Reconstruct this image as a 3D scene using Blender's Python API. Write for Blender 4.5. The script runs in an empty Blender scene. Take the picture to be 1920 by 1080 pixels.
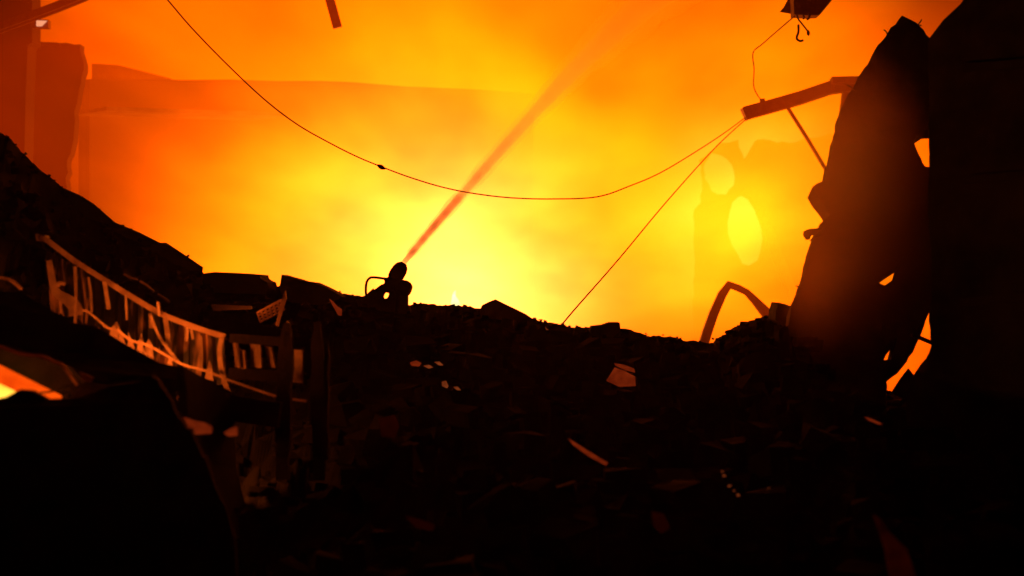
import bpy, bmesh, math, random
from mathutils import Vector, Matrix, noise, geometry
random.seed(7)
S = bpy.context.scene
COL = S.collection

# ------------------------------------------------------------------ camera, world, exposure
CAM = Vector((0.0, 0.0, 1.7)); PITCH = math.radians(4.0); FPX = 960 / math.tan(math.radians(20))
cd = bpy.data.cameras.new("camera"); cam = bpy.data.objects.new("camera", cd); COL.objects.link(cam)
cam.location = CAM; cam.rotation_euler = (math.pi / 2 + PITCH, 0, 0)
cd.sensor_width = 36; cd.angle = math.radians(40); cd.clip_start = 0.1; cd.clip_end = 400
cd.dof.use_dof = True; cd.dof.focus_distance = 15.5; cd.dof.aperture_fstop = 1.25
S.camera = cam
W = bpy.data.worlds.new("World"); S.world = W; W.use_nodes = True
wn = W.node_tree.nodes; wl = W.node_tree.links
sky = wn.new("ShaderNodeTexSky"); sky.sky_type = 'NISHITA'; sky.sun_disc = False
sky.sun_elevation = math.radians(-6); sky.sun_rotation = math.radians(160)   # night: the sun is well down
wl.new(sky.outputs[0], wn["Background"].inputs[0]); wn["Background"].inputs[1].default_value = 0.004
S.view_settings.view_transform = 'Standard'; S.view_settings.look = 'None'
S.view_settings.exposure = 0.0; S.view_settings.gamma = 1.0; S.view_settings.use_curve_mapping = False
S.render.engine = 'CYCLES'
cy = S.cycles
cy.use_denoising = True
cy.max_bounces = 5; cy.diffuse_bounces = 2; cy.glossy_bounces = 2; cy.transmission_bounces = 2
cy.volume_bounces = 2; cy.transparent_max_bounces = 12
cy.volume_step_rate = 0.6; cy.volume_max_steps = 128
cy.sample_clamp_indirect = 6.0
S.render.filter_size = 1.9 if hasattr(S.render, "filter_size") else 1.5

HAZE = 0.0009
FW = Vector((0, math.cos(PITCH), math.sin(PITCH))); UP = Vector((0, -math.sin(PITCH), math.cos(PITCH)))
def P(px, py, d):
    """a real point in the place: seen at (px, py) of the 1920-wide photograph, d metres ahead"""
    return CAM + d * (FW + Vector((1, 0, 0)) * ((px - 960) / FPX) - UP * ((py - 540) / FPX))
def PS(pts, d=None):
    return [P(*p) if d is None else P(p[0], p[1], d) for p in pts]

# ------------------------------------------------------------------ materials
MATS = {}
def mat(name, col, col2=None, rough=0.8, metal=0.0, scale=3.0, bump=0.3, bscale=14.0):
    m = bpy.data.materials.new(name); m.use_nodes = True; MATS[name] = m
    n = m.node_tree.nodes; l = m.node_tree.links; b = n["Principled BSDF"]
    tc = n.new("ShaderNodeTexCoord")
    nz = n.new("ShaderNodeTexNoise"); nz.inputs["Scale"].default_value = scale; nz.inputs["Detail"].default_value = 6
    nz.inputs["Roughness"].default_value = 0.65
    l.new(tc.outputs["Object"], nz.inputs["Vector"])
    rp = n.new("ShaderNodeValToRGB"); rp.color_ramp.elements[0].position = 0.35; rp.color_ramp.elements[1].position = 0.68
    c2 = col2 or tuple(c * 0.45 for c in col)
    rp.color_ramp.elements[0].color = (*c2, 1); rp.color_ramp.elements[1].color = (*col, 1)
    l.new(nz.outputs["Fac"], rp.inputs[0]); l.new(rp.outputs[0], b.inputs["Base Color"])
    nb = n.new("ShaderNodeTexNoise"); nb.inputs["Scale"].default_value = bscale; nb.inputs["Detail"].default_value = 5
    l.new(tc.outputs["Object"], nb.inputs["Vector"])
    bp = n.new("ShaderNodeBump"); bp.inputs["Strength"].default_value = bump; bp.inputs["Distance"].default_value = 0.02
    l.new(nb.outputs["Fac"], bp.inputs["Height"]); l.new(bp.outputs[0], b.inputs["Normal"])
    b.inputs["Metallic"].default_value = metal; b.inputs["Specular IOR Level"].default_value = 0.15 if rough > .8 else .5
    rr = n.new("ShaderNodeMapRange"); rr.inputs["To Min"].default_value = max(0.05, rough - 0.15); rr.inputs["To Max"].default_value = min(1, rough + 0.15)
    l.new(nz.outputs["Fac"], rr.inputs["Value"]); l.new(rr.outputs[0], b.inputs["Roughness"])
    return m
M_RUB = mat("sooty_rubble", (0.035, 0.028, 0.024), (0.010, 0.008, 0.007), 0.95, 0, 1.6, 0.6, 9)
M_CON = mat("scorched_concrete", (0.16, 0.14, 0.12), (0.05, 0.045, 0.04), 0.9, 0, 1.3, 0.5, 10)
M_STL = mat("burnt_steel", (0.20, 0.13, 0.09), (0.07, 0.05, 0.04), 0.6, 0.4, 5, 0.35, 25)
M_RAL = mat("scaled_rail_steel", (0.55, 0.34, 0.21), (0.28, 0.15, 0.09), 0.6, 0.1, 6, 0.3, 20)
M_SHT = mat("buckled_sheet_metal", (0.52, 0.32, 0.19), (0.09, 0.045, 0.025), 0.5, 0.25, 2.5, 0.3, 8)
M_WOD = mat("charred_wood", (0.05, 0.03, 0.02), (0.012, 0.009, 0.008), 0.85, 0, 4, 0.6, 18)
M_CAB = mat("burnt_cable", (0.05, 0.04, 0.035), None, 0.7, 0, 8, 0.1, 30)
M_BRS = mat("dull_brass", (0.22, 0.15, 0.08), (0.12, 0.08, 0.05), 0.5, 0.7, 10, 0.1, 30)
M_WAL = mat("smoke_stained_wall", (0.06, 0.05, 0.04), (0.03, 0.025, 0.02), 0.95, 0, 0.35, 0.3, 3)

M_HNG = mat("soot_shade_streaked_sheet", (0.55, 0.30, 0.15), (0.010, 0.006, 0.004), 0.6, 0.15, 1, 0.4, 9)  # streaks paint lit folds and dark gaps into the sooty colour
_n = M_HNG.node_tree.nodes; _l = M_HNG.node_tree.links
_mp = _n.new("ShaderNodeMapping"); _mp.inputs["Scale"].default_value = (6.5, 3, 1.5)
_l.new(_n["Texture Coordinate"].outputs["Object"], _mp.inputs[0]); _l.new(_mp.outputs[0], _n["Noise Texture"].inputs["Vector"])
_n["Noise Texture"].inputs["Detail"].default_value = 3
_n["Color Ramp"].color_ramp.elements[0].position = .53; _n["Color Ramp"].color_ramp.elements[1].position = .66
def flame_mat(name, hot, cool, s):
    m = bpy.data.materials.new(name); m.use_nodes = True
    n = m.node_tree.nodes; l = m.node_tree.links; n.remove(n["Principled BSDF"])
    e = n.new("ShaderNodeEmission"); tc = n.new("ShaderNodeTexCoord")
    nz = n.new("ShaderNodeTexNoise"); nz.inputs["Scale"].default_value = 5; nz.inputs["Detail"].default_value = 3
    l.new(tc.outputs["Object"], nz.inputs["Vector"])
    rp = n.new("ShaderNodeValToRGB"); rp.color_ramp.elements[0].position = .4; rp.color_ramp.elements[1].position = .62
    rp.color_ramp.elements[0].color = (*cool, 1); rp.color_ramp.elements[1].color = (*hot, 1)
    l.new(nz.outputs["Fac"], rp.inputs[0]); l.new(rp.outputs[0], e.inputs[0]); e.inputs[1].default_value = s
    l.new(e.outputs[0], n["Material Output"].inputs["Surface"])
    return m
M_FLM = flame_mat("hot_flame", (1, .22, .022), (1, .15, .012), 75)
M_FLV = flame_mat("yellow_flame", (1, .50, .05), (1, .32, .02), 2.2)
M_EMB = flame_mat("glowing_wood", (1, .085, .002), (.75, .05, .001), 1.15)
M_EMD = flame_mat("painted_firelight", (.20, .020, .003), (.09, .007, .001), 1)  # firelight on boards and strips, put into emission
M_EMS = flame_mat("ember_and_glint", (1, .20, .045), (.3, .04, .008), .24)  # sparks, and fire-lit glints put into emission
M_EMF = flame_mat("painted_red_glow", (.016, .0008, .0), (.005, .0002, 0), 1)  # dim red smears of glow, put into emission
M_LMP = flame_mat("lit_lamp_glass", (1, .48, .26), (1, .42, .2), 0.75)

# ------------------------------------------------------------------ mesh helpers
def put(name, bm, m, parent=None, smooth=False, base=True):
    bmesh.ops.recalc_face_normals(bm, faces=bm.faces)
    vs = [v.co for v in bm.verts]
    lo = Vector((min(v.x for v in vs), min(v.y for v in vs), min(v.z for v in vs)))
    hi = Vector((max(v.x for v in vs), max(v.y for v in vs), max(v.z for v in vs)))
    org = Vector(((lo.x + hi.x) / 2, (lo.y + hi.y) / 2, lo.z if base else (lo.z + hi.z) / 2))
    for v in bm.verts: v.co -= org
    me = bpy.data.meshes.new(name); bm.to_mesh(me); bm.free()
    if smooth:
        for p in me.polygons: p.use_smooth = True
    me.materials.append(m)
    o = bpy.data.objects.new(name, me); COL.objects.link(o)
    if parent is not None:
        o.parent = parent; pl = Vector((0, 0, 0)); q = parent
        while q: pl += q.location; q = q.parent
        o.location = org - pl
    else: o.location = org
    return o
def tag(o, label, cat, group=None, kind=None):
    if label: o["label"] = label
    if cat: o["category"] = cat
    if group: o["group"] = group
    if kind: o["kind"] = kind
    return o
def thing(name, loc, label, cat, group=None):
    o = bpy.data.objects.new(name, None); COL.objects.link(o); o.location = loc; o.empty_display_size = .2
    return tag(o, label, cat, group)
def struct(o): o["kind"] = "structure"; return o

def slab(pts, thick, bm=None, holes=(), back=None):
    """solid plate: outline (and holes) in 3D, given thickness along its far side"""
    bm = bm or bmesh.new()
    loops = [list(pts)] + [list(h) for h in holes]
    allp = [p for lp in loops for p in lp]
    if back is None:
        nrm = Vector((0, 0, 0)); L = loops[0]
        for i in range(len(L)):
            nrm += (L[i] - CAM * 0).cross(L[(i + 1) % len(L)])
        nrm.normalize()
        if nrm.y < 0: nrm = -nrm
        back = nrm * thick
    F = [bm.verts.new(p) for p in allp]; B = [bm.verts.new(p + back) for p in allp]
    for t in geometry.tessellate_polygon(loops):
        if len(set(t)) < 3: continue
        try: bm.faces.new([F[i] for i in t]); bm.faces.new([B[i] for i in reversed(t)])
        except ValueError: pass
    k = 0
    for lp in loops:
        n = len(lp)
        for i in range(n):
            a, b = k + i, k + (i + 1) % n
            try: bm.faces.new((F[a], F[b], B[b], B[a]))
            except ValueError: pass
        k += n
    return bm
def spline(pts, n=6):
    out = []
    for i in range(len(pts) - 1):
        p0 = pts[max(0, i - 1)]; p1 = pts[i]; p2 = pts[i + 1]; p3 = pts[min(len(pts) - 1, i + 2)]
        for k in range(n):
            t = k / n
            out.append(0.5 * ((2 * p1) + (p2 - p0) * t + (2 * p0 - 5 * p1 + 4 * p2 - p3) * t * t + (3 * p1 - p0 - 3 * p2 + p3) * t ** 3))
    out.append(pts[-1].copy()); return out
def sweep(pts, prof, bm=None, scale=None, ref=Vector((0, 1, 0))):
    """sweep a 2D profile (list of (u, v)) along a polyline"""
    bm = bm or bmesh.new(); rings = []
    for i, p in enumerate(pts):
        t = (pts[min(i + 1, len(pts) - 1)] - pts[max(i - 1, 0)]).normalized()
        u = t.cross(ref)
        if u.length < 1e-4: u = t.cross(Vector((1, 0, 0)))
        u.normalize(); w = u.cross(t).normalized()
        s = scale[i] if scale else 1
        rings.append([bm.verts.new(p + u * a * s + w * b * s) for a, b in prof])
    n = len(prof)
    for i in range(len(rings) - 1):
        for k in range(n): bm.faces.new((rings[i][k], rings[i][(k + 1) % n], rings[i + 1][(k + 1) % n], rings[i + 1][k]))
    bm.faces.new(list(reversed(rings[0]))); bm.faces.new(rings[-1])
    return bm
def circ(r, n=10): return [(r * math.cos(2 * math.pi * i / n), r * math.sin(2 * math.pi * i / n)) for i in range(n)]
def rect(a, b): return [(-a / 2, -b / 2), (a / 2, -b / 2), (a / 2, b / 2), (-a / 2, b / 2)]
def lprof(a, t): return [(-a / 2, -a / 2), (a / 2, -a / 2), (a / 2, -a / 2 + t), (-a / 2 + t, -a / 2 + t), (-a / 2 + t, a / 2), (-a / 2, a / 2)]
def iprof(w, h, t): return [(-w/2,-h/2),(w/2,-h/2),(w/2,-h/2+t),(t/2,-h/2+t),(t/2,h/2-t),(w/2,h/2-t),(w/2,h/2),(-w/2,h/2),(-w/2,h/2-t),(-t/2,h/2-t),(-t/2,-h/2+t),(-w/2,-h/2+t)]
def tube(pts, r, n=8, bm=None): return sweep(pts, circ(r, n), bm)
def lathe(a, b, prof, n=20, bm=None):
    """solid of revolution about the axis a-b; prof = [(t, radius)]"""
    bm = bm or bmesh.new(); ax = (b - a); t = ax.normalized(); u = t.orthogonal().normalized(); w = t.cross(u)
    rings = [[bm.verts.new(a + ax * k + (u * math.cos(2 * math.pi * i / n) + w * math.sin(2 * math.pi * i / n)) * r) for i in range(n)] for k, r in prof]
    for j in range(len(rings) - 1):
        for i in range(n): bm.faces.new((rings[j][i], rings[j][(i + 1) % n], rings[j + 1][(i + 1) % n], rings[j + 1][i]))
    bm.faces.new(list(reversed(rings[0]))); bm.faces.new(rings[-1])
    return bm
def corrugated(top, bot, n, amp, thick=0.004, bm=None, rag=0.0):
    """folded sheet between two polylines"""
    bm = bm or bmesh.new()
    def at(pl, t):
        k = t * (len(pl) - 1); i = min(int(k), len(pl) - 2); return pl[i].lerp(pl[i + 1], k - i)
    R = 6; g = []
    for i in range(n * 4 + 1):
        t = min(1, max(0, i / (n * 4) + (random.uniform(-.4, .4) / (n * 4) if 0 < i < n * 4 else 0))); ph = (0, 1, 1, 0)[i % 4]; col = []
        a = at(top, t); b = at(bot, t)
        b = b + (b - a) * random.uniform(-rag, rag)
        for j in range(R + 1):
            p = a.lerp(b, j / R); wv = noise.noise(p * 3.1) * amp * 1.2
            col.append(p + Vector((0, ph * amp + wv * (0.3 + j / R), 0)))
        g.append(col)
    F = [[bm.verts.new(p) for p in c] for c in g]; B = [[bm.verts.new(p + Vector((0, thick, 0))) for p in c] for c in g]
    N = len(g)
    for i in range(N - 1):
        for j in range(R):
            bm.faces.new((F[i][j], F[i + 1][j], F[i + 1][j + 1], F[i][j + 1])); bm.faces.new((B[i][j], B[i][j + 1], B[i + 1][j + 1], B[i + 1][j]))
        bm.faces.new((F[i][0], B[i][0], B[i + 1][0], F[i + 1][0])); bm.faces.new((F[i][R], F[i + 1][R], B[i + 1][R], B[i][R]))
    for j in range(R):
        bm.faces.new((F[0][j], F[0][j + 1], B[0][j + 1], B[0][j])); bm.faces.new((F[-1][j], B[-1][j], B[-1][j + 1], F[-1][j + 1]))
    return bm
def ragged(pts, step, amp, seed):
    rr = random.Random(seed); out = []
    for i in range(len(pts)):
        a, b = pts[i], pts[(i + 1) % len(pts)]; L = math.hypot(b[0] - a[0], b[1] - a[1]); n_ = max(1, int(L / step))
        for k in range(n_):
            t = k / n_; j = amp if 0 < k else 0
            out.append((a[0] + (b[0] - a[0]) * t + rr.uniform(-j, j), a[1] + (b[1] - a[1]) * t + rr.uniform(-j, j)))
    return out
def chunk(bm, c, r, seed):
    rnd = random.Random(seed); pts = []
    ax = Vector((rnd.uniform(.6, 1.5), rnd.uniform(.6, 1.4), rnd.uniform(.35, .9)))
    rot = Matrix.Rotation(rnd.uniform(0, 6.28), 3, 'Z') @ Matrix.Rotation(rnd.uniform(-.6, .6), 3, 'X')
    vs = []
    for sx in (-1, 1):
        for sy in (-1, 1):
            for sz in (-1, 1):
                v = Vector((sx * ax.x * rnd.uniform(.5, 1), sy * ax.y * rnd.uniform(.5, 1), sz * ax.z * rnd.uniform(.55, 1))) * r * .6
                vs.append(bm.verts.new(c + rot @ v))
    for f in ((0, 1, 3, 2), (4, 6, 7, 5), (0, 4, 5, 1), (2, 3, 7, 6), (0, 2, 6, 4), (1, 5, 7, 3)): bm.faces.new([vs[i] for i in f])

# ------------------------------------------------------------------ ground and rubble mound
CREST = [(-420, 40, 12.0), (-160, 150, 12.0), (0, 248, 12.0), (22, 262, 12.1), (40, 285, 12.2), (75, 318, 12.3), (125, 358, 12.5), (150, 368, 12.6), (175, 383, 12.7),
 (215, 418, 12.8), (260, 438, 13.0), (298, 457, 13.2), (340, 477, 13.4), (372, 500, 13.6), (384, 516, 13.7), (450, 522, 14), (500, 535, 14.2), (523, 537, 14.4), (545, 534, 14.5),
 (590, 540, 14.7), (610, 544, 14.8), (640, 551, 15), (680, 557, 15), (700, 562, 15), (745, 572, 15), (770, 572, 15), (790, 569, 15), (805, 570, 15), (830, 573, 15), (860, 572, 15),
 (895, 578, 15), (930, 580, 15), (975, 588, 15), (1015, 602, 15), (1045, 608, 14.9), (1078, 614, 14.8), (1108, 614, 14.7), (1145, 612, 14.6), (1172, 617, 14.5), (1183, 618, 14.5), (1215, 631, 14.4),
 (1225, 629, 14.4), (1262, 632, 14.3), (1282, 639, 14.2), (1300, 638, 14.1), (1320, 642, 14), (1337, 643, 14), (1342, 636, 13.9), (1360, 628, 13.8), (1372, 616, 13.7), (1388, 609, 13.6), (1412, 600, 13.5),
 (1440, 592, 13.3), (1462, 585, 13.2), (1500, 590, 13.1), (1560, 700, 13), (1640, 730, 13), (1750, 745, 12.5), (1920, 780, 12), (2250, 800, 12)]
cols = []
for i in range(len(CREST) - 1):
    a, b = CREST[i], CREST[i + 1]; n = max(1, int(abs(b[0] - a[0]) / 5)) if a[0] > -50 and b[0] < 2000 else max(1, int(abs(b[0] - a[0]) / 20))
    for k in range(n):
        t = k / n; c = [a[j] + (b[j] - a[j]) * t for j in range(3)]
        if k: c[1] += random.uniform(-1.6, 1.2)
        cols.append(tuple(c))
cols.append(CREST[-1])
def pexp(px):
    t = min(1, max(0, (px - 480) / 320)); return 2.2 + (1.45 - 2.2) * t
def mound_at(px, t, crest):
    """point of the mound surface: t = 0 at the camera's feet, 1 at the crest, on to 1.6 down the far side"""
    y = crest.y * t; x = crest.x * (0.3 + 0.7 * min(t, 1)) if t < 1 else crest.x
    if t <= 1:
        z = crest.z * t ** pexp(px); gap = (1 - t) * crest.y
        a = 0.30 * min(1, gap / 2.0)
        q = Vector((x, y, 0)); z += a * (noise.fractal(q * 0.9, 0.9, 2.1, 4) * 0.9 + (noise.cell(q * 2.1) - .5) * 0.5) - a * 0.25
    else:
        z = crest.z * max(0, 1 - ((t - 1) / .55)) ** 0.9; z += 0.15 * noise.noise(Vector((x, y, 0)) * 1.3) * min(1, (t - 1) * 8)
    return Vector((x, y, max(z, -0.02)))
TS = [0.12 + 0.88 * (j / 46) for j in range(47)] + [1.015, 1.04, 1.09, 1.16, 1.25, 1.35, 1.45, 1.56]
bm = bmesh.new(); grid = []
for c in cols:
    cp = P(*c); grid.append([bm.verts.new(mound_at(c[0], t, cp)) for t in TS])
for i in range(len(grid) - 1):
    for j in range(len(TS) - 1): bm.faces.new((grid[i][j], grid[i + 1][j], grid[i + 1][j + 1], grid[i][j + 1]))
struct(put("rubble_mound", bm, M_RUB))
bm = bmesh.new()
bmesh.ops.create_grid(bm, x_segments=40, y_segments=40, size=150)
for v in bm.verts: v.co.z = -0.05 + 0.04 * noise.noise(v.co * .2)
struct(put("ground", bm, M_RUB, base=False))
# countless broken bits lying all over the mound
bm = bmesh.new(); rnd = random.Random(3)
for i in range(4200):
    c = rnd.choice(cols[20:-10]); t = 1 - rnd.random() ** 1.6 * 0.8
    cp = P(*c); p = mound_at(c[0], t, cp); gap = (1 - t) * cp.y
    r = min(rnd.uniform(.03, .24) ** 1.0, .022 + gap * .13)
    if c[0] < 640 and t > .5 and t < .9: r *= .5
    p.x += rnd.uniform(-.05, .05)
    chunk(bm, p + Vector((0, 0, r * .15)), r, i)
tag(put("loose_rubble", bm, M_RUB), "loose broken masonry and burnt bits strewn over the dark mound", "rubble", kind="stuff")
# ------------------------------------------------------------------ pieces lying on the crest
def pslab(name, px, d, thick, m, label, cat, d2=None, group=None):
    """plate standing or lying at depth d (d2 = depth of its lower edge points, given as third value)"""
    pts = [P(p[0], p[1], p[2] if len(p) > 2 else d) for p in px]
    return tag(put(name, slab(pts, thick), m), label, cat, group)
G_CR = "broken pieces lying along the rubble crest"
pslab("roof_slab", [(118, 352), (150, 366), (176, 382), (216, 417, 12.7), (262, 436, 12.8), (300, 455, 13), (312, 455, 13.1), (341, 474, 13.2), (381, 501, 13.4), (379, 516, 13.4), (345, 520, 13), (260, 490, 12.7), (150, 420, 12.4)], 12.4, .14, M_CON,
      "long sloping broken roof slab at left edge of the glowing sky, stepping down to the crest", "roof slab", group=G_CR)
pslab("concrete_slab", [(379, 513), (402, 510), (450, 512), (486, 515), (488, 522), (494, 526), (501, 529), (503, 536), (497, 552), (385, 548)], 13.4, .5, M_CON,
      "flat topped broken slab on the crest with a chipped right corner, left of the notch", "concrete slab", group=G_CR)
pslab("concrete_slab", [(524, 540), (528, 515), (541, 519), (556, 523), (568, 527), (590, 530), (608, 538), (628, 548), (640, 556), (600, 572), (530, 565)], 14.0, .4, M_CON,
      "wedge shaped broken slab on the crest, right of the notch and tapering down to the right", "concrete slab", group=G_CR)
pslab("metal_sheet", [(900, 580), (904, 572), (916, 566), (929, 561), (945, 569), (970, 581), (986, 589), (1002, 600), (980, 625), (905, 618)], 14.6, .04, M_SHT,
      "peaked bent sheet standing like a small roof on the middle of the crest", "metal sheet", group=G_CR)
pslab("masonry_block", [(1106, 620), (1110, 612), (1130, 610), (1144, 605), (1162, 605), (1164, 620), (1150, 632), (1112, 630)], 14.2, .3, M_CON,
      "square cornered masonry block sticking up on the crest right of the slanting wire's foot", "masonry block", group=G_CR)
pslab("masonry_block", [(1076, 622), (1081, 610), (1090, 614), (1098, 616), (1096, 628)], 14.3, .12, M_CON,
      "little pointed stone on the crest left of the square block", "masonry block", group=G_CR)
pslab("masonry_block", [(1454, 600), (1455, 583), (1460, 567), (1472, 570), (1486, 575), (1492, 600), (1470, 612)], 12.6, .35, M_CON,
      "dark block at the foot of the leaning wall beside the bent steel hoop", "masonry block", group=G_CR)
for k, (x, y, d, r, lb) in enumerate([(800, 571, 14.8, .045, "small lump on the crest just right of the water cannon"), (872, 571, 14.8, .04, "small lump on the crest left of the peaked sheet"),
        (1172, 617, 14.3, .05, "small lump on the crest right against the square block"), (1222, 630, 14.2, .05, "small lump on the sloping crest midway between the square block and the bent hoop"),
        (1368, 622, 13.5, .07, "rough lump inside the bent steel hoop"), (1396, 606, 13.4, .07, "rough lump under the bent hoop's right leg")]):
    bm = bmesh.new(); chunk(bm, P(x, y + 3, d), r, 900 + k); tag(put("rubble_lump", bm, M_RUB), lb, "rubble lump", "lumps along the crest")

# ------------------------------------------------------------------ water cannon and its jet
D0 = 14.75
fm = thing("water_cannon", P(728, 575, D0), "dark water cannon with tubular loop handle perched on the crest, spraying upward", "water cannon")
u = D0 / FPX
put("nozzle", lathe(P(735, 529, D0), P(757, 494, D0 + .05), [(0, 9*u), (.1, 11*u), (.2, 13.5*u), (.4, 15*u), (.66, 14.5*u), (.84, 12.5*u), (.94, 9.5*u), (.96, 7.5*u), (1, 7*u)], 20), M_BRS, fm, True)
put("barrel", lathe(P(722, 546, D0), P(737, 524, D0), [(0, 7*u), (.3, 9*u), (.55, 11*u), (.6, 14*u), (.72, 14*u), (.76, 12*u), (1, 11*u)], 16), M_BRS, fm, True)
put("elbow", tube(spline([P(730, 534, D0), P(740, 533, D0 - .02), P(750, 540, D0 - .02), P(753, 554, D0), P(752, 588, D0)], 5), 13*u, 14), M_BRS, fm, True)
put("inlet_cap", lathe(P(744, 535, D0 - .03), P(770, 545, D0 - .06), [(0, 10*u), (.25, 14*u), (.55, 15.5*u), (.8, 14*u), (.95, 11*u), (1, 9*u)], 18), M_BRS, fm, True)
put("saddle", slab(PS([(690, 552), (702, 543), (714, 534), (730, 528), (748, 540), (764, 560), (766, 584), (684, 584)], D0 + .01), .05,
    back=Vector((0, .05, 0)), holes=[PS([(725, 547), (729, 547), (729, 553), (726, 559), (721, 560), (719, 556), (721, 550)], D0 + .01)]), M_STL, fm)
put("loop_handle", tube(spline(PS([(688, 560), (686, 548), (686.5, 534), (689, 526), (694, 521), (700, 520), (710, 521), (726, 523)], D0 - .02), 4), 2.3*u, 8), M_STL, fm, True)
put("leg", sweep([P(704, 546, D0), P(680, 568, D0 + .02)], rect(13*u, 9*u)), M_STL, fm)
put("leg", sweep([P(742, 556, D0), P(746, 586, D0 + .02)], rect(12*u, 9*u)), M_STL, fm)
put("base_plate", slab(PS([(668, 562), (686, 553), (700, 548), (712, 562), (728, 568), (746, 564), (768, 574), (770, 586), (675, 584)], D0 - .02), .12), M_STL, fm)
# jet: opens out and thins towards the fire
JD = [(757, 493, 14.8), (800, 441, 16), (880, 349, 19), (1000, 214, 24), (1100, 108, 29.5), (1220, -2, 36), (1330, -84, 42)]
JR = [5.6, 6.2, 7.8, 11.5, 18, 29, 40]
jp = PS(JD); jr = [r * p[2] / FPX for r, p in zip(JR, JD)]
sp = spline(jp, 8); sr = []
for i in range(len(jr) - 1): sr += [jr[i] + (jr[i+1] - jr[i]) * k / 8 for k in range(8)]
sr.append(jr[-1])
sp2, sr2 = [], []
for i, (p, r) in enumerate(zip(sp, sr)):
    sp2.append(p); sr2.append(r * (1 + .10 * noise.noise(Vector((i * .7, 0, 3)))))
bmj = sweep(sp2, circ(1, 14), scale=sr2)
mj = bpy.data.materials.new("water_spray"); mj.use_nodes = True
n = mj.node_tree.nodes; l = mj.node_tree.links; n.remove(n["Principled BSDF"])
vs = n.new("ShaderNodeVolumeScatter"); vs.inputs["Color"].default_value = (1, .99, .70, 1); vs.inputs["Anisotropy"].default_value = .86
geo = n.new("ShaderNodeNewGeometry"); dist = n.new("ShaderNodeVectorMath"); dist.operation = 'DISTANCE'; dist.inputs[1].default_value = jp[0]
l.new(geo.outputs["Position"], dist.inputs[0])
mr = n.new("ShaderNodeMapRange"); mr.inputs["From Min"].default_value = 0; mr.inputs["From Max"].default_value = 32
mr.inputs["To Min"].default_value = .0; mr.inputs["To Max"].default_value = 1
fc = n.new("ShaderNodeFloatCurve"); crv = fc.mapping.curves[0]      # density falls as the jet opens
crv.points[0].location = (0, 1); crv.points[1].location = (1, .08)
for x, y in ((.05, .8), (.15, .4), (.33, .14), (.55, .09), (.75, .09)): crv.points.new(x, y)
l.new(dist.outputs["Value"], mr.inputs["Value"]); l.new(mr.outputs[0], fc.inputs["Value"])
nz = n.new("ShaderNodeTexNoise"); nz.inputs["Scale"].default_value = 2.6; nz.inputs["Detail"].default_value = 3
l.new(geo.outputs["Position"], nz.inputs["Vector"])
m1 = n.new("ShaderNodeMath"); m1.operation = 'MULTIPLY'; nr = n.new("ShaderNodeMapRange"); nr.inputs["From Min"].default_value = .32; nr.inputs["From Max"].default_value = .68; nr.inputs["To Min"].default_value = .28; nr.inputs["To Max"].default_value = .72
l.new(nz.outputs["Fac"], nr.inputs["Value"]); l.new(fc.outputs[0], m1.inputs[0]); l.new(nr.outputs[0], m1.inputs[1])
m2 = n.new("ShaderNodeMath"); m2.operation = 'MULTIPLY'; l.new(m1.outputs[0], m2.inputs[0]); m2.inputs[1].default_value = 27
l.new(m2.outputs[0], vs.inputs["Density"]); l.new(vs.outputs[0], n["Material Output"].inputs["Volume"])
mist = mj.copy(); mist.name = "spray_mist"
[q_ for q_ in mist.node_tree.nodes if q_.type == "MATH"][1].inputs[1].default_value = 6
wj = tag(put("water_jet", bmj, mj, smooth=True), "straight jet of water rising from the cannon and opening into spray before the fire", "water jet", kind="stuff")

put("mist", sweep(sp2[3:], circ(1, 14), scale=[r * (1.75 + .3 * noise.noise(Vector((i * .45, 5, 1)))) for i, r in enumerate(sr2[3:])]), mist, wj, True)["kind"] = "stuff"
# ------------------------------------------------------------------ fire and glowing smoke behind the mound (one emitting volume)
# (px, py, spread px, depth, depth spread, light colour gathered through the pocket)
LOBES = [
 (120,120,200,44,6,(0.32,0.03,0.0)), (330,60,185,46,6,(0.95,0.12,0.0)), (400,330,230,33,5,(0.9,0.075,0.0)), (600,200,160,35,4,(0.9,0.09,0.0)),
 (640,90,230,46,6,(1.4,0.13,0.0)), (650,440,200,36,5,(3.2,0.55,0.004)), (850,120,230,42,6,(1.5,0.175,0.0)),
 (840,320,200,38,6,(1.5,0.31,0.003)), (855,550,170,36,6,(4.6,1.08,0.24)), (1080,90,200,40,6,(0.9,0.085,0.0002)),
 (1060,320,210,38,6,(1.8,0.31,0.0012)), (1040,570,190,37,6,(3.0,0.42,0.006)), (1300,110,190,42,6,(1.2,0.155,0.0)),
 (1300,480,190,33,5,(2.2,0.25,0.0016)), (1405,410,125,51,4,(1.4,0.25,0.03)), (1400,430,160,40,3,(1.0,0.24,0.006)), (1480,140,125,42,6,(1.1,0.2,0.0)),
 (1570,430,220,37,5,(2.0,0.32,0.0)), (1700,620,230,36,6,(1.1,0.06,0.0)), (1720,270,200,38,6,(1.0,0.06,0.0)),
 (1450,330,260,24,4,(0.45,0.025,0.0)), (200,200,280,24,3,(0.24,0.011,0.0)), (700,20,260,24,3,(0.22,0.010,0)), (430,520,150,34,4,(1.6,0.24,0.001)),
]
mf = bpy.data.materials.new("fire_and_lit_smoke"); mf.use_nodes = True
n = mf.node_tree.nodes; l = mf.node_tree.links; n.remove(n["Principled BSDF"])
geo = n.new("ShaderNodeNewGeometry")
wz = n.new("ShaderNodeTexNoise"); wz.inputs["Scale"].default_value = .16; wz.inputs["Detail"].default_value = 2; wz.inputs["Roughness"].default_value = .55
sc_ = n.new("ShaderNodeVectorMath"); sc_.operation = 'MULTIPLY'; sc_.inputs[1].default_value = (1, 1, 2.2)
l.new(geo.outputs["Position"], sc_.inputs[0]); l.new(sc_.outputs[0], wz.inputs["Vector"])
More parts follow.
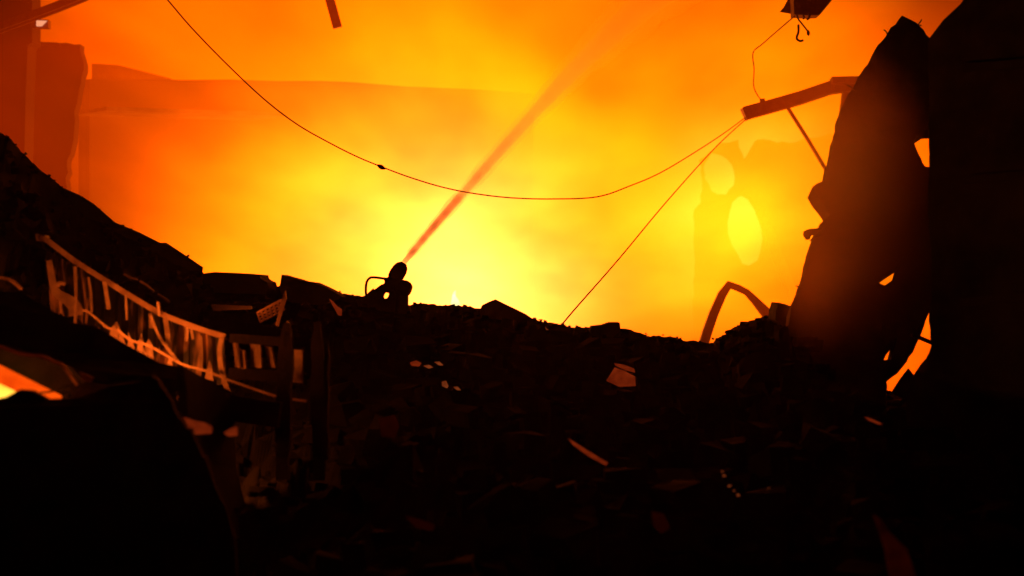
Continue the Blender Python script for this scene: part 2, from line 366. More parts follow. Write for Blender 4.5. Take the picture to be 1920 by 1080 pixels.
ws = n.new("ShaderNodeVectorMath"); ws.operation = 'SUBTRACT'; ws.inputs[1].default_value = (.5, .5, .5); l.new(wz.outputs["Color"], ws.inputs[0])
wm = n.new("ShaderNodeVectorMath"); wm.operation = 'SCALE'; wm.inputs["Scale"].default_value = 5.0; l.new(ws.outputs[0], wm.inputs[0])
pos = n.new("ShaderNodeVectorMath"); pos.operation = 'ADD'; l.new(geo.outputs["Position"], pos.inputs[0]); l.new(wm.outputs[0], pos.inputs[1])
acc = None
for px, py, sg, d, sd, rgb in LOBES:
    c = P(px, py, d); s = sg / FPX * d
    a = n.new("ShaderNodeVectorMath"); a.operation = 'SUBTRACT'; l.new(pos.outputs[0], a.inputs[0]); a.inputs[1].default_value = c
    b = n.new("ShaderNodeVectorMath"); b.operation = 'MULTIPLY'; l.new(a.outputs[0], b.inputs[0]); b.inputs[1].default_value = (1 / s, 1 / sd, 1 / s)
    dt = n.new("ShaderNodeVectorMath"); dt.operation = 'DOT_PRODUCT'; l.new(b.outputs[0], dt.inputs[0]); l.new(b.outputs[0], dt.inputs[1])
    mu = n.new("ShaderNodeMath"); mu.operation = 'MULTIPLY'; l.new(dt.outputs["Value"], mu.inputs[0]); mu.inputs[1].default_value = -1
    ex = n.new("ShaderNodeMath"); ex.operation = 'EXPONENT'; l.new(mu.outputs[0], ex.inputs[0])
    cl = n.new("ShaderNodeVectorMath"); cl.operation = 'SCALE'; cl.inputs[0].default_value = tuple(v / (sd * 1.772) for v in rgb); l.new(ex.outputs[0], cl.inputs["Scale"])
    if acc is None: acc = cl
    else:
        ad = n.new("ShaderNodeVectorMath"); ad.operation = 'ADD'; l.new(acc.outputs[0], ad.inputs[0]); l.new(cl.outputs[0], ad.inputs[1]); acc = ad
n2 = n.new("ShaderNodeTexNoise"); n2.inputs["Scale"].default_value = .36; n2.inputs["Detail"].default_value = 3; n2.inputs["Roughness"].default_value = .6
sc2 = n.new("ShaderNodeVectorMath"); sc2.operation = 'MULTIPLY'; sc2.inputs[1].default_value = (.75, .22, 1.5)
l.new(geo.outputs["Position"], sc2.inputs[0]); l.new(sc2.outputs[0], n2.inputs["Vector"])
mr = n.new("ShaderNodeMapRange"); mr.inputs["From Min"].default_value = .3; mr.inputs["From Max"].default_value = .7
mr.inputs["To Min"].default_value = .45; mr.inputs["To Max"].default_value = 1.65; l.new(n2.outputs["Fac"], mr.inputs["Value"])
em = n.new("ShaderNodeEmission"); l.new(acc.outputs[0], em.inputs["Color"]); l.new(mr.outputs[0], em.inputs["Strength"])
l.new(em.outputs[0], n["Material Output"].inputs["Volume"])
bm = bmesh.new(); bmesh.ops.create_cube(bm, size=1)
for v in bm.verts: v.co = Vector((v.co.x * 44, 40 + v.co.y * 44, 10.7 + v.co.z * 22))
tag(put("fire_glow", bm, mf), "wall of fire and glowing orange smoke filling the space behind the mound", "fire", kind="stuff")

# thin smoke hanging in front of the right-hand walls, and the even haze round everything
ms = bpy.data.materials.new("drifting_smoke"); ms.use_nodes = True
n = ms.node_tree.nodes; l = ms.node_tree.links; n.remove(n["Principled BSDF"])
tcs = n.new("ShaderNodeTexCoord"); ln = n.new("ShaderNodeVectorMath"); ln.operation = 'LENGTH'
mp = n.new("ShaderNodeVectorMath"); mp.operation = 'MULTIPLY_ADD'; mp.inputs[1].default_value = (2, 2, 2); mp.inputs[2].default_value = (-1, -1, -1)
l.new(tcs.outputs["Generated"], mp.inputs[0]); l.new(mp.outputs[0], ln.inputs[0])
fr_ = n.new("ShaderNodeMapRange"); fr_.interpolation_type = 'SMOOTHSTEP'; fr_.inputs["From Min"].default_value = 1; fr_.inputs["From Max"].default_value = .1
fr_.inputs["To Min"].default_value = 0; fr_.inputs["To Max"].default_value = 1
l.new(ln.outputs["Value"], fr_.inputs["Value"])
nz = n.new("ShaderNodeTexNoise"); nz.inputs["Scale"].default_value = 1.1; nz.inputs["Detail"].default_value = 2; l.new(tcs.outputs["Object"], nz.inputs["Vector"])
m1 = n.new("ShaderNodeMath"); m1.operation = 'MULTIPLY'; l.new(fr_.outputs[0], m1.inputs[0]); l.new(nz.outputs["Fac"], m1.inputs[1])
m2 = n.new("ShaderNodeMath"); m2.operation = 'MULTIPLY'; l.new(m1.outputs[0], m2.inputs[0]); m2.inputs[1].default_value = 3.2
vs = n.new("ShaderNodeVolumeScatter"); vs.inputs["Anisotropy"].default_value = .6; vs.inputs["Color"].default_value = (.95, .5, .3, 1)
l.new(m2.outputs[0], vs.inputs["Density"]); l.new(vs.outputs[0], n["Material Output"].inputs["Volume"])
def puff(px, py, d, rx, ry, rz, label):
    bm = bmesh.new(); bmesh.ops.create_icosphere(bm, subdivisions=3, radius=1)
    c = P(px, py, d)
    for v in bm.verts: v.co = c + Vector((v.co.x * rx, v.co.y * ry, v.co.z * rz))
    return tag(put("smoke", bm, ms), label, "smoke", kind="stuff")
puff(1590, 390, 11.2, .85, .8, 1.5, "thin smoke drifting past the leaning wall's lit edge")
mh = bpy.data.materials.new("haze_air"); mh.use_nodes = True
n = mh.node_tree.nodes; l = mh.node_tree.links; n.remove(n["Principled BSDF"])
pv = n.new("ShaderNodeVolumePrincipled"); pv.inputs["Color"].default_value = (.85, .55, .38, 1); pv.inputs["Density"].default_value = HAZE; pv.inputs["Anisotropy"].default_value = .7
l.new(pv.outputs[0], n["Material Output"].inputs["Volume"])
bm = bmesh.new(); bmesh.ops.create_cube(bm, size=1)
for v in bm.verts: v.co = Vector((v.co.x * 330, 20 + v.co.y * 330, 11.4 + v.co.z * 25))
tag(put("haze", bm, mh), "thin smoky haze in the night air around the whole site", "haze", kind="stuff")

# ------------------------------------------------------------------ ruins standing in the fire
bb = thing("burning_building", P(560, 700, 40), "long hazy wall with a flat roof edge, glowing orange in the smoke at left", "building")
put("back_wall", slab([P(168, 148, 34), P(230, 149, 34.7), P(290, 147.5, 35.2), P(340, 150, 35.7), P(430, 149, 36.6), P(520, 152, 37.7), P(600, 151.5, 38.7), P(660, 154, 39.5), P(760, 162, 41.3), P(900, 168, 44), P(1000, 176, 46), P(1000, 760, 46), P(168, 900, 34)], .5), M_WAL, bb)
put("cornice", slab([P(200, 200, 32.6), P(540, 211, 36.4), P(540, 217, 36.4), P(200, 207, 32.6)], 1.5), M_CON, bb)
put("roof_slab", slab([P(172, 119, 39), P(222, 122, 39), P(262, 132, 39), P(320, 147, 39), P(320, 152, 39), P(172, 152, 39)], .6), M_CON, bb)
lb = thing("wall_remnant", P(60, 500, 28), "dim red wall remnant at the far left, with a ragged right edge", "wall")
put("wall_face", slab(PS(ragged([(30, 79), (150, 83), (157, 132), (147, 178), (139, 210), (138, 262), (126, 300), (122, 420), (60, 600), (-200, 600), (-200, 79)], 11, 2.2, 21), 29), .3), M_WAL, lb)
put("coping", slab(PS(ragged([(55, 78), (110, 80), (112, 86), (55, 84)], 9, 1, 22), 28.9), .15), M_CON, lb)
put("pilaster", slab(PS([(-200, -260), (60, -200), (60, 80), (52, 85), (48, 180), (40, 600), (-200, 600)], 27.2), .5), M_WAL, lb)
fl = thing("flood_lamp", P(75, 48, 26.8), "small pale lit lamp under the slanting beam at top left", "lamp")
put("lamp_housing", slab(PS([(58, 36), (90, 37), (90, 52), (58, 52)], 26.85), .16), M_STL, fl)
put("lamp_glass", slab(PS([(68, 38), (88, 39), (82, 45), (78, 49), (68, 49)], 26.8), .02), M_LMP, fl)
bm = sweep([P(-60, 74, 26), P(40, 38, 26), P(100, 16, 26), P(215, -30, 26)], iprof(.14, .20, .03))
tag(put("slanting_beam", bm, M_STL), "dark steel beam slanting across the top left corner", "beam")
# ragged wall with two openings in the smoke at right
rw = thing("ruined_facade", P(1420, 640, 36), "hazy burnt facade with two oval openings glowing yellow, right of the slanting wire", "wall")
RJ = lambda v: v * random.uniform(.88, 1.08)
def oval(cx, cy_, rx, ry, rot, d, n=18):
    return [P(cx + RJ(rx) * math.cos(a) * math.cos(rot) - RJ(ry) * math.sin(a) * math.sin(rot), cy_ + RJ(rx) * math.cos(a) * math.sin(rot) + RJ(ry) * math.sin(a) * math.cos(rot), d) for a in (2 * math.pi * i / n for i in range(n))]
put("wall_face", slab(PS(ragged([(1304, 640), (1305, 392), (1318, 378), (1322, 330), (1314, 298), (1352, 268), (1384, 262), (1396, 300), (1420, 262), (1480, 268), (1640, 230), (1700, 640)], 12, 2.5, 23), 45), .5,
    holes=[oval(1350, 325, 30, 42, -.25, 45), oval(1400, 432, 34, 66, -.18, 45)]), M_WAL, rw)
put("strut", sweep([P(1328, 392, 44), P(1412, 350, 44)], rect(.14, .12)), M_STL, rw)
put("strut", sweep([P(1425, 395, 44), P(1502, 590, 44)], rect(.3, .15)), M_STL, rw)

# ------------------------------------------------------------------ leaning wall and dark wall at right
DL = 12.0
def leanpt(x, y): return P(x, y, DL + (640 - y) / 640 * 1.2)
LP = [(1470, 690), (1483, 578), (1486, 570), (1500, 536), (1513, 494), (1527, 442), (1537, 420), (1556, 404), (1552, 394), (1548, 388), (1523, 351), (1530, 345), (1542, 340), (1549, 333), (1551, 322),
      (1561, 280), (1571, 236), (1577, 206), (1594, 172), (1620, 128), (1640, 94), (1665, 60), (1691, 29), (1706, 36), (1719, 43), (1732, 56), (1743, 71), (1770, 90), (1775, 236), (1740, 239), (1726, 248), (1713, 265),
      (1722, 288), (1735, 312), (1770, 318), (1770, 560), (1743, 578), (1736, 600), (1727, 627), (1712, 660), (1695, 685), (1663, 708), (1660, 900), (1465, 900)]
HO = [[(1688, 494), (1684, 508), (1672, 526), (1659, 535), (1650, 532), (1647, 526), (1654, 517), (1668, 507)],
      [(1683, 632), (1677, 652), (1672, 674), (1657, 675), (1664, 660), (1675, 648)]]
lw = thing("leaning_wall", P(1600, 720, 12), "tall dark wall slab with a pointed top leaning beside the fire at right", "wall")
put("wall_slab", slab([leanpt(*p) for p in ragged(LP, 9, 1.7, 5)], .22, holes=[[leanpt(*p) for p in h] for h in HO]), M_CON, lw)
put("bent_plate", slab([P(1513, 433, 12.2), P(1520, 429, 12.2), P(1545, 427, 12.25), P(1540, 442, 12.25), P(1530, 440, 12.2), P(1522, 441, 12.2), P(1518, 449, 12.2), P(1512, 440, 12.2)], .06), M_STL, lw)
for k, (x, y, x2, y2) in enumerate(((1600, 168, 1588, 160), (1552, 398, 1540, 400), (1528, 440, 1519, 452), (1500, 540, 1492, 536), (1664, 64, 1657, 56), (1722, 46, 1728, 37))):
    put("rebar", tube(spline([leanpt(x + 6, y + 2), leanpt(x, y), leanpt((x + x2) / 2 + 1, (y + y2) / 2 - 1), leanpt(x2, y2)], 3), .006, 6), M_STL, lw, True)
put("crossbar", sweep([P(1712, 628, 11.9), P(1752, 645, 11.9)], rect(.03, .04)), M_STL, lw)
put("torn_corner", slab([leanpt(*p) - Vector((0, .02, 0)) for p in [(1702, 690), (1712, 703), (1708, 735), (1680, 722), (1696, 697)]], .2), M_CON, lw)
RP = [(1850, -260), (1840, -60), (1812, -8), (1800, 8), (1785, 22), (1768, 38), (1755, 55), (1742, 72), (1741, 140), (1743, 200), (1740, 236), (1741, 275), (1742, 312), (1740, 400), (1746, 480), (1747, 560), (1741, 600),
      (1744, 618), (1746, 648), (1736, 672), (1712, 704), (1700, 735), (1700, 1000), (2700, 1000), (2700, -260)]
dw = thing("dark_wall", P(1900, 800, 9), "black building wall filling the right edge of the picture", "wall")
put("wall_face", slab([P(x, y, 10.6 - (x - 1740) / 900 * 2.5) for x, y in ragged(RP, 12, 1.5, 6)], .5), M_CON, dw)
for k, y in enumerate((120, 330, 560)):
    put("ledge", slab([P(1800, y, 10.3), P(2400, y - 50, 8.6), P(2400, y - 30, 8.6), P(1800, y + 14, 10.3)], .2), M_CON, dw)

# ------------------------------------------------------------------ steel things against the glow
sb = thing("bent_bracket", P(1500, 190, 25), "bent steel cantilever beam with a thin brace sticking out from behind the leaning wall", "bracket")
def arm(pts, prof, d): return sweep([P(x, y, d) for x, y in pts], prof)
q = 25 / FPX
put("beam", arm([(1396, 213), (1440, 201), (1500, 184), (1556, 165), (1582, 161), (1606, 158)], rect(24*q, .16), 25), M_STL, sb)
put("end_plate", arm([(1394, 202), (1404, 224)], rect(10*q, .2), 24.95), M_STL, sb)
put("top_plate", arm([(1558, 152), (1608, 151)], rect(12*q, .22), 24.9), M_STL, sb)
put("brace", arm([(1477, 202), (1515, 262), (1552, 324)], rect(6*q, .05), 25), M_STL, sb)
put("post", arm([(1590, 166), (1586, 200), (1578, 260), (1572, 420)], rect(20*q, .12), 25.1), M_STL, sb)
put("lug", arm([(1431, 204), (1429, 185)], rect(9*q, .05), 24.95), M_STL, sb)
hb = [(1316, 655), (1326, 622), (1338, 588), (1354, 552), (1367, 534), (1384, 540), (1400, 548), (1415, 563), (1434, 584), (1462, 622)]
bh = sweep([P(x, y, 26) for x, y in hb], rect(16 * 26 / FPX, .14), scale=[1.1, 1.1, 1.05, 1, .95, .75, .7, .85, 1.15, 1.3])
tag(put("bent_hoop", bh, M_STL), "bent flat steel hoop standing on the crest near the leaning wall", "steel frame")
bm = sweep(PS([(604, -50), (621, 8), (633, 52)], 26), rect(17 * 26 / FPX, .08))
tag(put("hanging_strip", bm, M_STL), "short steel strip hanging into the frame at top centre left", "steel strip")
# torn ceiling panel with wires, top right
tp = thing("hanging_debris", P(1500, 30, 20), "torn ceiling piece with dangling hooked wires hanging at the top right", "debris")
put("panel", slab([P(1486, -60, 20), P(1600, -60, 20), P(1560, 0, 20), P(1537, 28, 20), P(1516, 29, 20), P(1489, 27, 20)], .25), M_STL, tp)
put("torn_skin", slab([P(1462, 22, 20.4), P(1470, 13, 20.4), P(1480, -6, 20.4), P(1492, -30, 20.4), P(1494, 28, 20.4), P(1480, 25, 20.4)], .02), M_SHT, tp)
w = 20 / FPX
put("wire", tube(spline(PS([(1494, 28), (1497, 36), (1500, 40), (1508, 50), (1515, 59)], 20), 4), 1.6*w, 6), M_CAB, tp, True)
put("wire_end", lathe(P(1515, 56, 20), P(1516, 67, 20), [(0, 1*w), (.4, 3.2*w), (.8, 2.6*w), (1, 1*w)], 8), M_CAB, tp, True)
put("hook", tube(spline(PS([(1497, 46), (1497, 60), (1494, 69), (1495, 74), (1501, 77), (1506, 75)], 20), 4), 2.2*w, 6), M_CAB, tp, True)
put("hook", tube(spline(PS([(1518, 26), (1517, 33), (1513, 37)], 20), 4), 2.0*w, 6), M_CAB, tp, True)
put("wire", tube(spline(PS([(1505, 27), (1508, 32), (1506, 36)], 20), 4), 1.4*w, 6), M_CAB, tp, True)
# cables
def cable(name, pts, r, label, n=8):
    return tag(put(name, tube(spline([P(*p) for p in pts], n), r, 6), M_CAB, None, True), label, "cable")
w = 18 / FPX
hc = thing("sagging_cable", P(716, 313, 18), "long sagging cable with a dark bead, crossing the fire from top left to the bracket", "cable")
cpts = [(250, -70, 17), (310, -5, 17), (360, 53, 17.2), (430, 125, 17.4), (500, 190, 17.6), (560, 235, 17.8), (620, 269, 17.9), (670, 294, 18), (716, 313, 18), (770, 333, 18.1), (830, 351, 18.2), (890, 363, 18.3), (960, 371, 18.4), (1040, 373, 18.5),
        (1120, 369, 18.6), (1180, 349, 19.4), (1240, 323, 20.6), (1310, 281, 22.4), (1360, 248, 23.8), (1398, 220, 24.9)]
put("wire", tube(spline([P(*p) for p in cpts], 6), 1.25 * 18 / FPX, 6), M_CAB, hc, True)
put("splice", lathe(P(707, 309, 18), P(722, 317, 18), [(0, 1.2*w), (.25, 3.6*w), (.55, 4.6*w), (.8, 3.4*w), (1, 1.2*w)], 10), M_CAB, hc, True)
cable("stay_wire", [(1400, 222, 24.8), (1340, 278, 23), (1250, 378, 20.6), (1160, 486, 18), (1075, 583, 15.6), (1045, 620, 15.3)], 1.3 * 17.5 / FPX, "thin straight wire slanting from the bracket's tip down to the crest")
cable("drop_wire", [(1490, 30, 19.9), (1462, 54, 20.6), (1430, 82, 21.4), (1412, 99, 22), (1414, 130, 23), (1413, 160, 24), (1420, 178, 24.6), (1430, 190, 24.9)], 1.15 * 22 / FPX, "thin kinked wire hanging from the torn panel to the bracket")

# ------------------------------------------------------------------ wreck lit by small fires, left
def flame(px, py, d, h, wd, label, seed, m=None):
    """a licking tongue of flame"""
    bm = bmesh.new(); bmesh.ops.create_icosphere(bm, subdivisions=3, radius=1)
    base = P(px, py, d)
    for v in bm.verts:
        z = (v.co.z + 1) / 2; k = (1 - z) ** .7 * 1.15 * min(1, z * 5 + .25)
        nn = noise.noise_vector(Vector((v.co.x, v.co.y, z * 2.5 + seed * 3.7)))
        v.co = base + Vector((v.co.x * wd * k + nn.x * wd * .6 * z, v.co.y * wd * k + nn.y * wd * .4 * z, z * h + nn.z * .1 * h))
    return tag(put("flame", bm, m or M_FLM, None, True), label, "flame", "small fires in the wreckage")
G_W = "wreckage lit from below at left"
gd = thing("collapsed_girder", P(250, 700, 9.8), "buckled girder with a curved lit top rail and hanging sheets, on the left slope", "girder")
g = 9.6 / FPX
tc_ = spline([P(78, 447, 9.9), P(95, 455, 9.85), P(140, 489, 9.8), P(200, 527, 9.75), P(250, 558, 9.7), P(300, 587, 9.65), P(345, 606, 9.6), P(390, 622, 9.55), P(425, 632, 9.5)], 5)
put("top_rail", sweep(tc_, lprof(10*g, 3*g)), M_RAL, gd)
put("rail_end", slab([P(66, 438, 9.9), P(84, 441, 9.9), P(86, 452, 9.9), P(68, 452, 9.9)], .1), M_STL, gd)
bot = [P(95, 600, 9.9), P(150, 604, 9.9), P(200, 640, 9.9), P(245, 660, 9.85), P(300, 690, 9.8), P(345, 700, 9.75), P(425, 720, 9.7)]
top = [P(88, 470, 10.0), P(140, 498, 9.97), P(200, 534, 9.92), P(250, 565, 9.86), P(300, 592, 9.8), P(345, 612, 9.75), P(420, 637, 9.65)]
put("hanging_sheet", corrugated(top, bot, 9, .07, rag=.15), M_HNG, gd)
for a, b, wd in (((141, 500), (141, 606), 5), ((166, 520), (172, 585), 4), ((310, 596), (316, 655), 9), ((376, 630), (377, 692), 6), ((282, 588), (284, 615), 8)):
    put("web_strip", sweep([P(a[0], a[1], 9.62), P((a[0]+b[0])/2 + 1.5, (a[1]+b[1])/2, 9.6), P(b[0], b[1], 9.62)], rect(wd*g, .012)), M_SHT, gd)
put("web_strip", sweep(spline(PS([(416, 634), (412, 660), (415, 690), (421, 715), (428, 737)], 9.45), 4), rect(9*g, .02)), M_SHT, gd)
put("torn_edge", sweep(spline(PS([(283, 592), (290, 612), (303, 638), (320, 660), (336, 680)], 9.55), 4), rect(5*g, .012)), M_SHT, gd)
put("torn_edge", sweep(spline(PS([(155, 582), (165, 584), (180, 596), (192, 606), (205, 616), (218, 615)], 9.4), 4), rect(4*g, .03)), M_SHT, gd)
put("bottom_rail", sweep(spline(PS([(222, 618), (232, 628), (250, 640), (280, 648), (340, 682), (385, 695), (430, 713), (470, 727), (522, 744), (575, 752)], 9.35), 3), lprof(4.5*g, 1.5*g)), M_SHT, gd)
rt = random.Random(11)
for x, y in ((212, 628), (228, 640), (246, 652), (262, 655), (276, 668), (318, 684), (356, 700), (392, 706)):
    w_, h_ = rt.uniform(5, 12), rt.uniform(14, 34); k = rt.uniform(-8, 8)
    put("torn_flap", slab(PS([(x - w_, y + 4), (x + w_, y + 8), (x + w_ * .6 + k, y - h_ * .6), (x + k, y - h_), (x - w_ * .5, y - h_ * .5)], 9.5 + rt.uniform(-.06, .06)), .008), M_SHT, gd)
for a, b in (((296, 566), (299, 592)), ((352, 612), (350, 640)), ((358, 614), (362, 636)), ((236, 552), (238, 600)), ((196, 528), (204, 580))):
    put("web_strip", sweep([P(*a, 9.58), P(*b, 9.6)], rect(rt.uniform(3, 7) * g, .01)), M_SHT, gd)
# curled flap at the girder's upper end
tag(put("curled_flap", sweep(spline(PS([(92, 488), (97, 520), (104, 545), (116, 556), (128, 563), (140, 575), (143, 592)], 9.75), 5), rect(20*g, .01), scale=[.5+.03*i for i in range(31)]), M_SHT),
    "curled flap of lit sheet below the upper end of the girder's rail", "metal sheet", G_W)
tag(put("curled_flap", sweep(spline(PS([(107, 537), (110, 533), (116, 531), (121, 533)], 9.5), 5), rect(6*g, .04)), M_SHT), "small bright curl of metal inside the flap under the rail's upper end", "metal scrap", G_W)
# panels right of the girder
fr = thing("panel_frame", P(510, 720, 9.4), "standing frame of dark posts and lit panels right of the girder", "frame")
for x0, y0, x1, y1, wd in ((440, 640, 445, 690, 7), (452, 655, 454, 692, 12), (503, 650, 510, 690, 12), (478, 640, 480, 690, 20), (556, 655, 556, 718, 22)):
    put("panel", slab([P(x0 - wd/2, y0, 9.5), P(x0 + wd/2, y0 + 2, 9.42), P(x1 + wd/2, y1, 9.42), P(x1 - wd/2, y1 - 2, 9.5)], .012), M_SHT, fr)
for x, wd, y0, y1, ln_ in ((537, 26, 606, 900, -7), (594, 24, 604, 900, 5), (614, 9, 640, 860, -4)):
    pts = [P(x + ln_ * k / 7 + rt.uniform(-1.5, 1.5), y0 + (y1 - y0) * k / 7, 9.2 - .03 * k) for k in range(8)]
    put("post", sweep(pts, rect(wd*g, .08), scale=[.45] + [rt.uniform(.8, 1.1) for _ in range(7)]), M_WOD, fr)
put("cross_rail", sweep(PS([(432, 634), (520, 640), (600, 644)], 9.25), rect(16*g, .06)), M_WOD, fr)
put("cross_rail", sweep(PS([(430, 700), (520, 705), (540, 706)], 9.2), rect(20*g, .06)), M_WOD, fr)
tag(put("floor_beam", sweep(spline(PS([(325, 712), (380, 745), (440, 765), (525, 778)], 8.9), 4), rect(44*g, .1)), M_WOD), "dim red charred beam sagging under the girder", "beam", G_W)
tag(put("lit_board", slab(PS([(395, 571), (420, 572), (470, 574), (472, 580), (420, 582), (400, 583)], 11.4), .05), M_STL), "narrow lit board under the flat slab on the crest", "board", G_W)
def pp(uu, vv): return P(481 + 48*uu + 6*vv, 587 - 24*uu + 19*vv, 11.2 + .25*vv)
hs = [[pp(a - .045, b - .1), pp(a + .045, b - .1), pp(a + .045, b + .1), pp(a - .045, b + .1)] for a in (.1, .26, .42, .58, .74, .9) for b in (.2, .5, .8)]
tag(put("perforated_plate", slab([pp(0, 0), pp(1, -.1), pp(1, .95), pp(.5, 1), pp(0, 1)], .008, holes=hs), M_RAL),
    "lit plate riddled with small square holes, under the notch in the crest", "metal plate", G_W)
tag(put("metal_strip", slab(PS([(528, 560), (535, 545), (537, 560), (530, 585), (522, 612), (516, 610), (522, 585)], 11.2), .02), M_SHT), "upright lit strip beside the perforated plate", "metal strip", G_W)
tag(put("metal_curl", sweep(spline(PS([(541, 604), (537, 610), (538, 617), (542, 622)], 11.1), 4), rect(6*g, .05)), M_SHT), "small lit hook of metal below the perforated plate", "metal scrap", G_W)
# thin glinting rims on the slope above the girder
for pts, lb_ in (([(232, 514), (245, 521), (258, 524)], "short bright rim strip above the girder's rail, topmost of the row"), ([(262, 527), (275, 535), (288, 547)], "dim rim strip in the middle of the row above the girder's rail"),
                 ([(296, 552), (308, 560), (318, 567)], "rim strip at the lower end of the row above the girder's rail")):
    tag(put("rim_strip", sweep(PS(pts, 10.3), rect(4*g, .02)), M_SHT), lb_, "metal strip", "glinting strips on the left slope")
tag(put("rim_strip", sweep(spline(PS([(-10, 518), (8, 522), (20, 525), (32, 534), (40, 542)], 9.2), 3), rect(5*g, .04)), M_SHT), "lit bent strip at the left edge of the picture, level with the cannon", "metal strip", "glinting strips on the left slope")
# big dark sheets hiding the fires, cut larger to block their spill
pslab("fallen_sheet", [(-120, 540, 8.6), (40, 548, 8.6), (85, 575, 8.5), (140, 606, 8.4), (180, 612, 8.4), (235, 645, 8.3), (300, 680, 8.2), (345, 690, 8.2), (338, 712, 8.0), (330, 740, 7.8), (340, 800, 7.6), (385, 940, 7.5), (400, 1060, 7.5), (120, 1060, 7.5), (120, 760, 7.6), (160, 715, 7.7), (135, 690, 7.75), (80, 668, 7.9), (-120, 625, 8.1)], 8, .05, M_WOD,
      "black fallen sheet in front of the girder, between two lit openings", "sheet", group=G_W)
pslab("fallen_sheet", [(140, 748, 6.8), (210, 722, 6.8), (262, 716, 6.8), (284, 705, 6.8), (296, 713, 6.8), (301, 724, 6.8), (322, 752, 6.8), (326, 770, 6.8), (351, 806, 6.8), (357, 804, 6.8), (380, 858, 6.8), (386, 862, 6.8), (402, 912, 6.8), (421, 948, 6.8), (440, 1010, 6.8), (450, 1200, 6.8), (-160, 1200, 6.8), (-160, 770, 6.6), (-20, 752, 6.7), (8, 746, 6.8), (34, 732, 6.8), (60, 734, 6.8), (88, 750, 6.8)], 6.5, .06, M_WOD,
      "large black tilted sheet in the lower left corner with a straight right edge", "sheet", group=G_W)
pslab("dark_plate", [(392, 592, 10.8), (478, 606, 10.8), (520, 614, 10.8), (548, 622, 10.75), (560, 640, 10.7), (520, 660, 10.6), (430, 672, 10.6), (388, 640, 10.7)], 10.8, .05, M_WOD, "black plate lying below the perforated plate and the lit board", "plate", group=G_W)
tag(put("dark_plate", slab(PS([(334, 690), (345, 688), (350, 735), (356, 860), (396, 1010), (330, 1010)], 7.62) , .03, back=Vector((.0, 1.3, -.14))), M_WOD), "black plate added to stop firelight at the right end of the trough under the girder", "plate", G_W)  # added to keep the trough's firelight off the foreground
# opening at lower left
tag(put("burning_plank", slab([P(-60, 655, 7.5), P(0, 684, 7.45), P(60, 714, 7.4), P(116, 742, 7.35), P(92, 751, 7.3), P(60, 738, 7.3), P(30, 718, 7.35), P(-60, 676, 7.4)], .05), M_EMB), "glowing orange plank in the opening at the lower left edge", "plank", G_W)
tag(put("rim_strip", sweep(spline(PS([(-20, 645), (0, 649), (30, 661), (60, 667), (80, 668), (100, 678), (116, 684), (128, 698), (138, 712), (145, 722)], 7.6), 3), rect(5 * 7.6 / FPX, .03)), M_SHT), "curved bright rim along the top of the opening at the lower left", "metal strip", "glinting strips on the left slope")
tag(put("metal_sheet", slab(PS([(-60, 640), (60, 668), (115, 684), (140, 716), (105, 738), (60, 712), (-60, 656)], 7.9), .02), M_WOD), "dull red sheet closing the back of the lower left opening", "metal sheet", G_W)
tag(put("metal_scrap", slab(PS([(148, 698), (160, 702), (175, 709), (170, 716), (155, 714)], 7.5), .02), M_SHT), "small lit scrap of sheet at the right tip of the lower left opening", "metal scrap", G_W)
tag(put("burnt_wire", tube(spline(PS([(75, 736), (92, 735), (110, 730), (130, 720)], 7.28), 4), 2 * 7.3 / FPX, 6), M_CAB, None, True), "thin burnt wire crossing the glowing plank", "wire")
flame(-4, 772, 7.65, .24, .17, "yellow flame at the left edge of the picture under the glowing plank", 1, M_FLV)
flame(20, 770, 7.25, .06, .07, "unseen fire added behind the black corner sheet, under the glowing plank", 6)  # unseen, added to light the rim strips
flame(140, 680, 8.75, .12, .12, "fire hidden behind the black sheet, below the girder's upper half", 2)
flame(225, 716, 8.8, .14, .14, "fire hidden behind the black sheet, below the girder's middle", 3)
flame(290, 736, 8.75, .10, .12, "fire hidden behind the black sheet, below the girder's lower half", 4)
flame(460, 629, 10.98, .05, .06, "fire hidden behind the black plate under the perforated plate", 5)
# fire-lit patches and glints in the dark mound, their light painted as emission
G_E = "painted patches of firelight in the dark rubble"
def glint(name, px, d, th, label, cat, m=M_EMD):
    return tag(put(name, slab([P(x, y, d) for x, y in px], th), m), label, cat, G_E)
glint("painted_lit_board", [(344, 783), (360, 789), (380, 793), (396, 801), (395, 813), (360, 815)], 7.4, .03, "board with painted firelight under the sagging beam, just right of the tilted black sheet", "board")
glint("painted_lit_board", [(419, 812), (431, 804), (443, 801), (444, 817), (428, 818)], 7.4, .03, "small board end with painted firelight under the sagging beam, right of the longer one", "board")
glint("painted_lit_board", [(1137, 714), (1153, 689), (1170, 695), (1191, 706), (1192, 724), (1160, 725)], 12.0, .03, "broad board with painted firelight in the dark mound below the square block", "board")
glint("painted_lit_strip", [(1152, 681), (1170, 684), (1189, 691), (1191, 699), (1172, 694), (1154, 686)], 12.0, .02, "narrow strip with painted firelight just above the broad lit board", "strip")
glint("painted_lit_strip", [(1066, 823), (1078, 830), (1110, 850), (1140, 868), (1136, 873), (1104, 856), (1074, 834)], 8.6, .02, "long strip with painted firelight lying in the dark foreground, middle of the picture", "strip")
glint("painted_lit_strip", [(1012, 608), (1018, 609), (1032, 622), (1041, 633), (1036, 634), (1026, 622)], 13.9, .02, "short slanting strip right under the crest beside the peaked sheet", "strip", M_EMS)
glint("painted_lit_strip", [(1036, 655), (1060, 659), (1060, 662), (1040, 661), (1058, 684), (1062, 696), (1048, 684), (1036, 668)], 13.2, .02, "hooked strip under the peaked sheet's right side", "strip")
glint("painted_lit_strip", [(1622, 782), (1634, 785), (1655, 795), (1648, 796), (1630, 789)], 8.8, .02, "small dull strip under the dark wall at right", "strip")
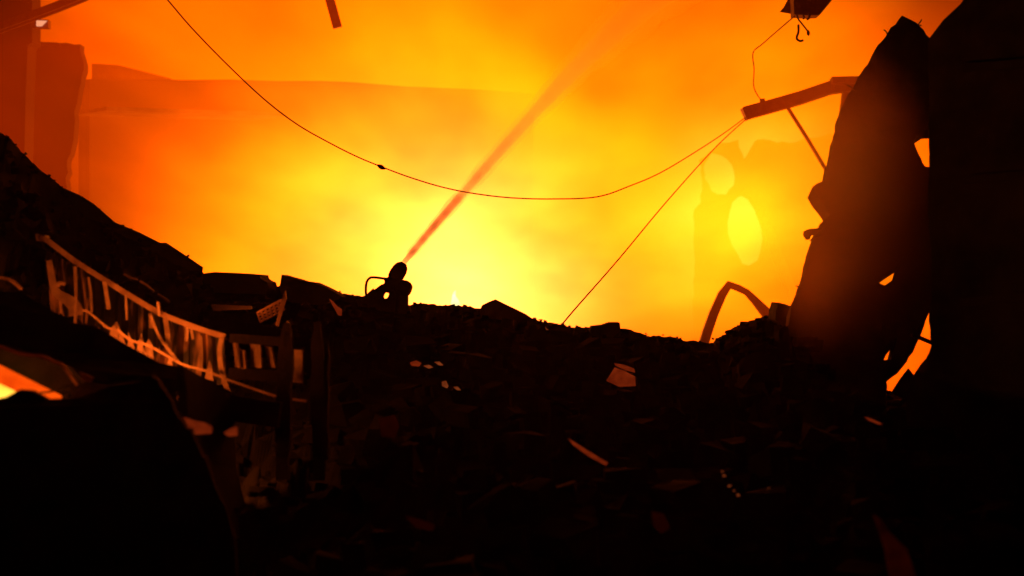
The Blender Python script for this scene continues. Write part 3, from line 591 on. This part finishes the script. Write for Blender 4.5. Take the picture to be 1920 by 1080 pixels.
glint("painted_lit_strip", [(617, 560), (624, 565), (632, 574), (641, 580), (640, 592), (634, 591), (626, 577)], 13.2, .02, "upright lit strip left of the water cannon, below the crest", "strip")
glint("glint", [(768, 680), (780, 676), (790, 681), (786, 687), (772, 686)], 11.8, .03, "painted glint at the left end of the row under the water cannon", "glint")
glint("glint", [(793, 686), (804, 684), (812, 689), (804, 691)], 11.8, .03, "painted glint in the middle of the row under the water cannon", "glint", M_EMS)
glint("glint", [(814, 679), (824, 678), (831, 685), (823, 685)], 11.8, .03, "painted glint at the right end of the row under the water cannon", "glint", M_EMS)
glint("glint", [(828, 716), (836, 714), (841, 724), (838, 728), (829, 724)], 11.2, .03, "orange painted glint below the row, left of a pair", "glint", M_EMS)
glint("glint", [(850, 726), (858, 725), (864, 732), (856, 731)], 11.2, .03, "small bright painted glint below the row, right of a pair", "glint", M_EMS)
for k, (x, y, r) in enumerate(((1354, 884, 2.6), (1358, 892, 3.2), (1368, 911, 2.6), (1376, 920, 2.6), (1384, 928, 3.0), (1441, 915, 1.6))):
    bm = bmesh.new(); chunk(bm, P(x, y, 7.8), r * 7.8 / FPX * 1.5, 700 + k)
    tag(put("spark", bm, M_EMS), ("topmost spark of the slanting row on the foreground mound", "second spark from the top of the slanting row", "middle spark of the slanting row, first below the gap", "second lowest spark of the slanting row", "lowest spark of the slanting row on the foreground mound", "lone faint spark to the right of the slanting row")[k], "spark", None if k == 5 else "row of sparks on the foreground mound")
glint("painted_glow_sheet", [(1638, 965), (1652, 975), (1670, 1000), (1700, 1030), (1725, 1100), (1670, 1100), (1660, 1030)], 6.2, .02, "large dull red sheet with painted glow at the bottom right", "sheet", M_EMF)
glint("painted_glow_board", [(1222, 960), (1245, 965), (1256, 990), (1240, 1000), (1226, 985)], 6.8, .02, "dull red board end with painted glow in the lower middle right", "board", M_EMF)
glint("painted_glow_board", [(760, 968), (785, 975), (815, 985), (812, 995), (780, 990)], 6.8, .02, "dull red board with painted glow at the bottom, left of the middle", "board", M_EMF)
glint("painted_glow_board", [(710, 785), (740, 778), (748, 800), (742, 820), (715, 818)], 9.2, .02, "dull red board with painted glow under the row of glints", "board", M_EMF)
M_FLC = flame_mat("white_hot_flame", (1, .93, .5), (1, .85, .3), 1.5)
flame(853, 606, 25, .58, .12, "pale flame tip licking up behind the crest, right of the water cannon", 8, M_FLC)
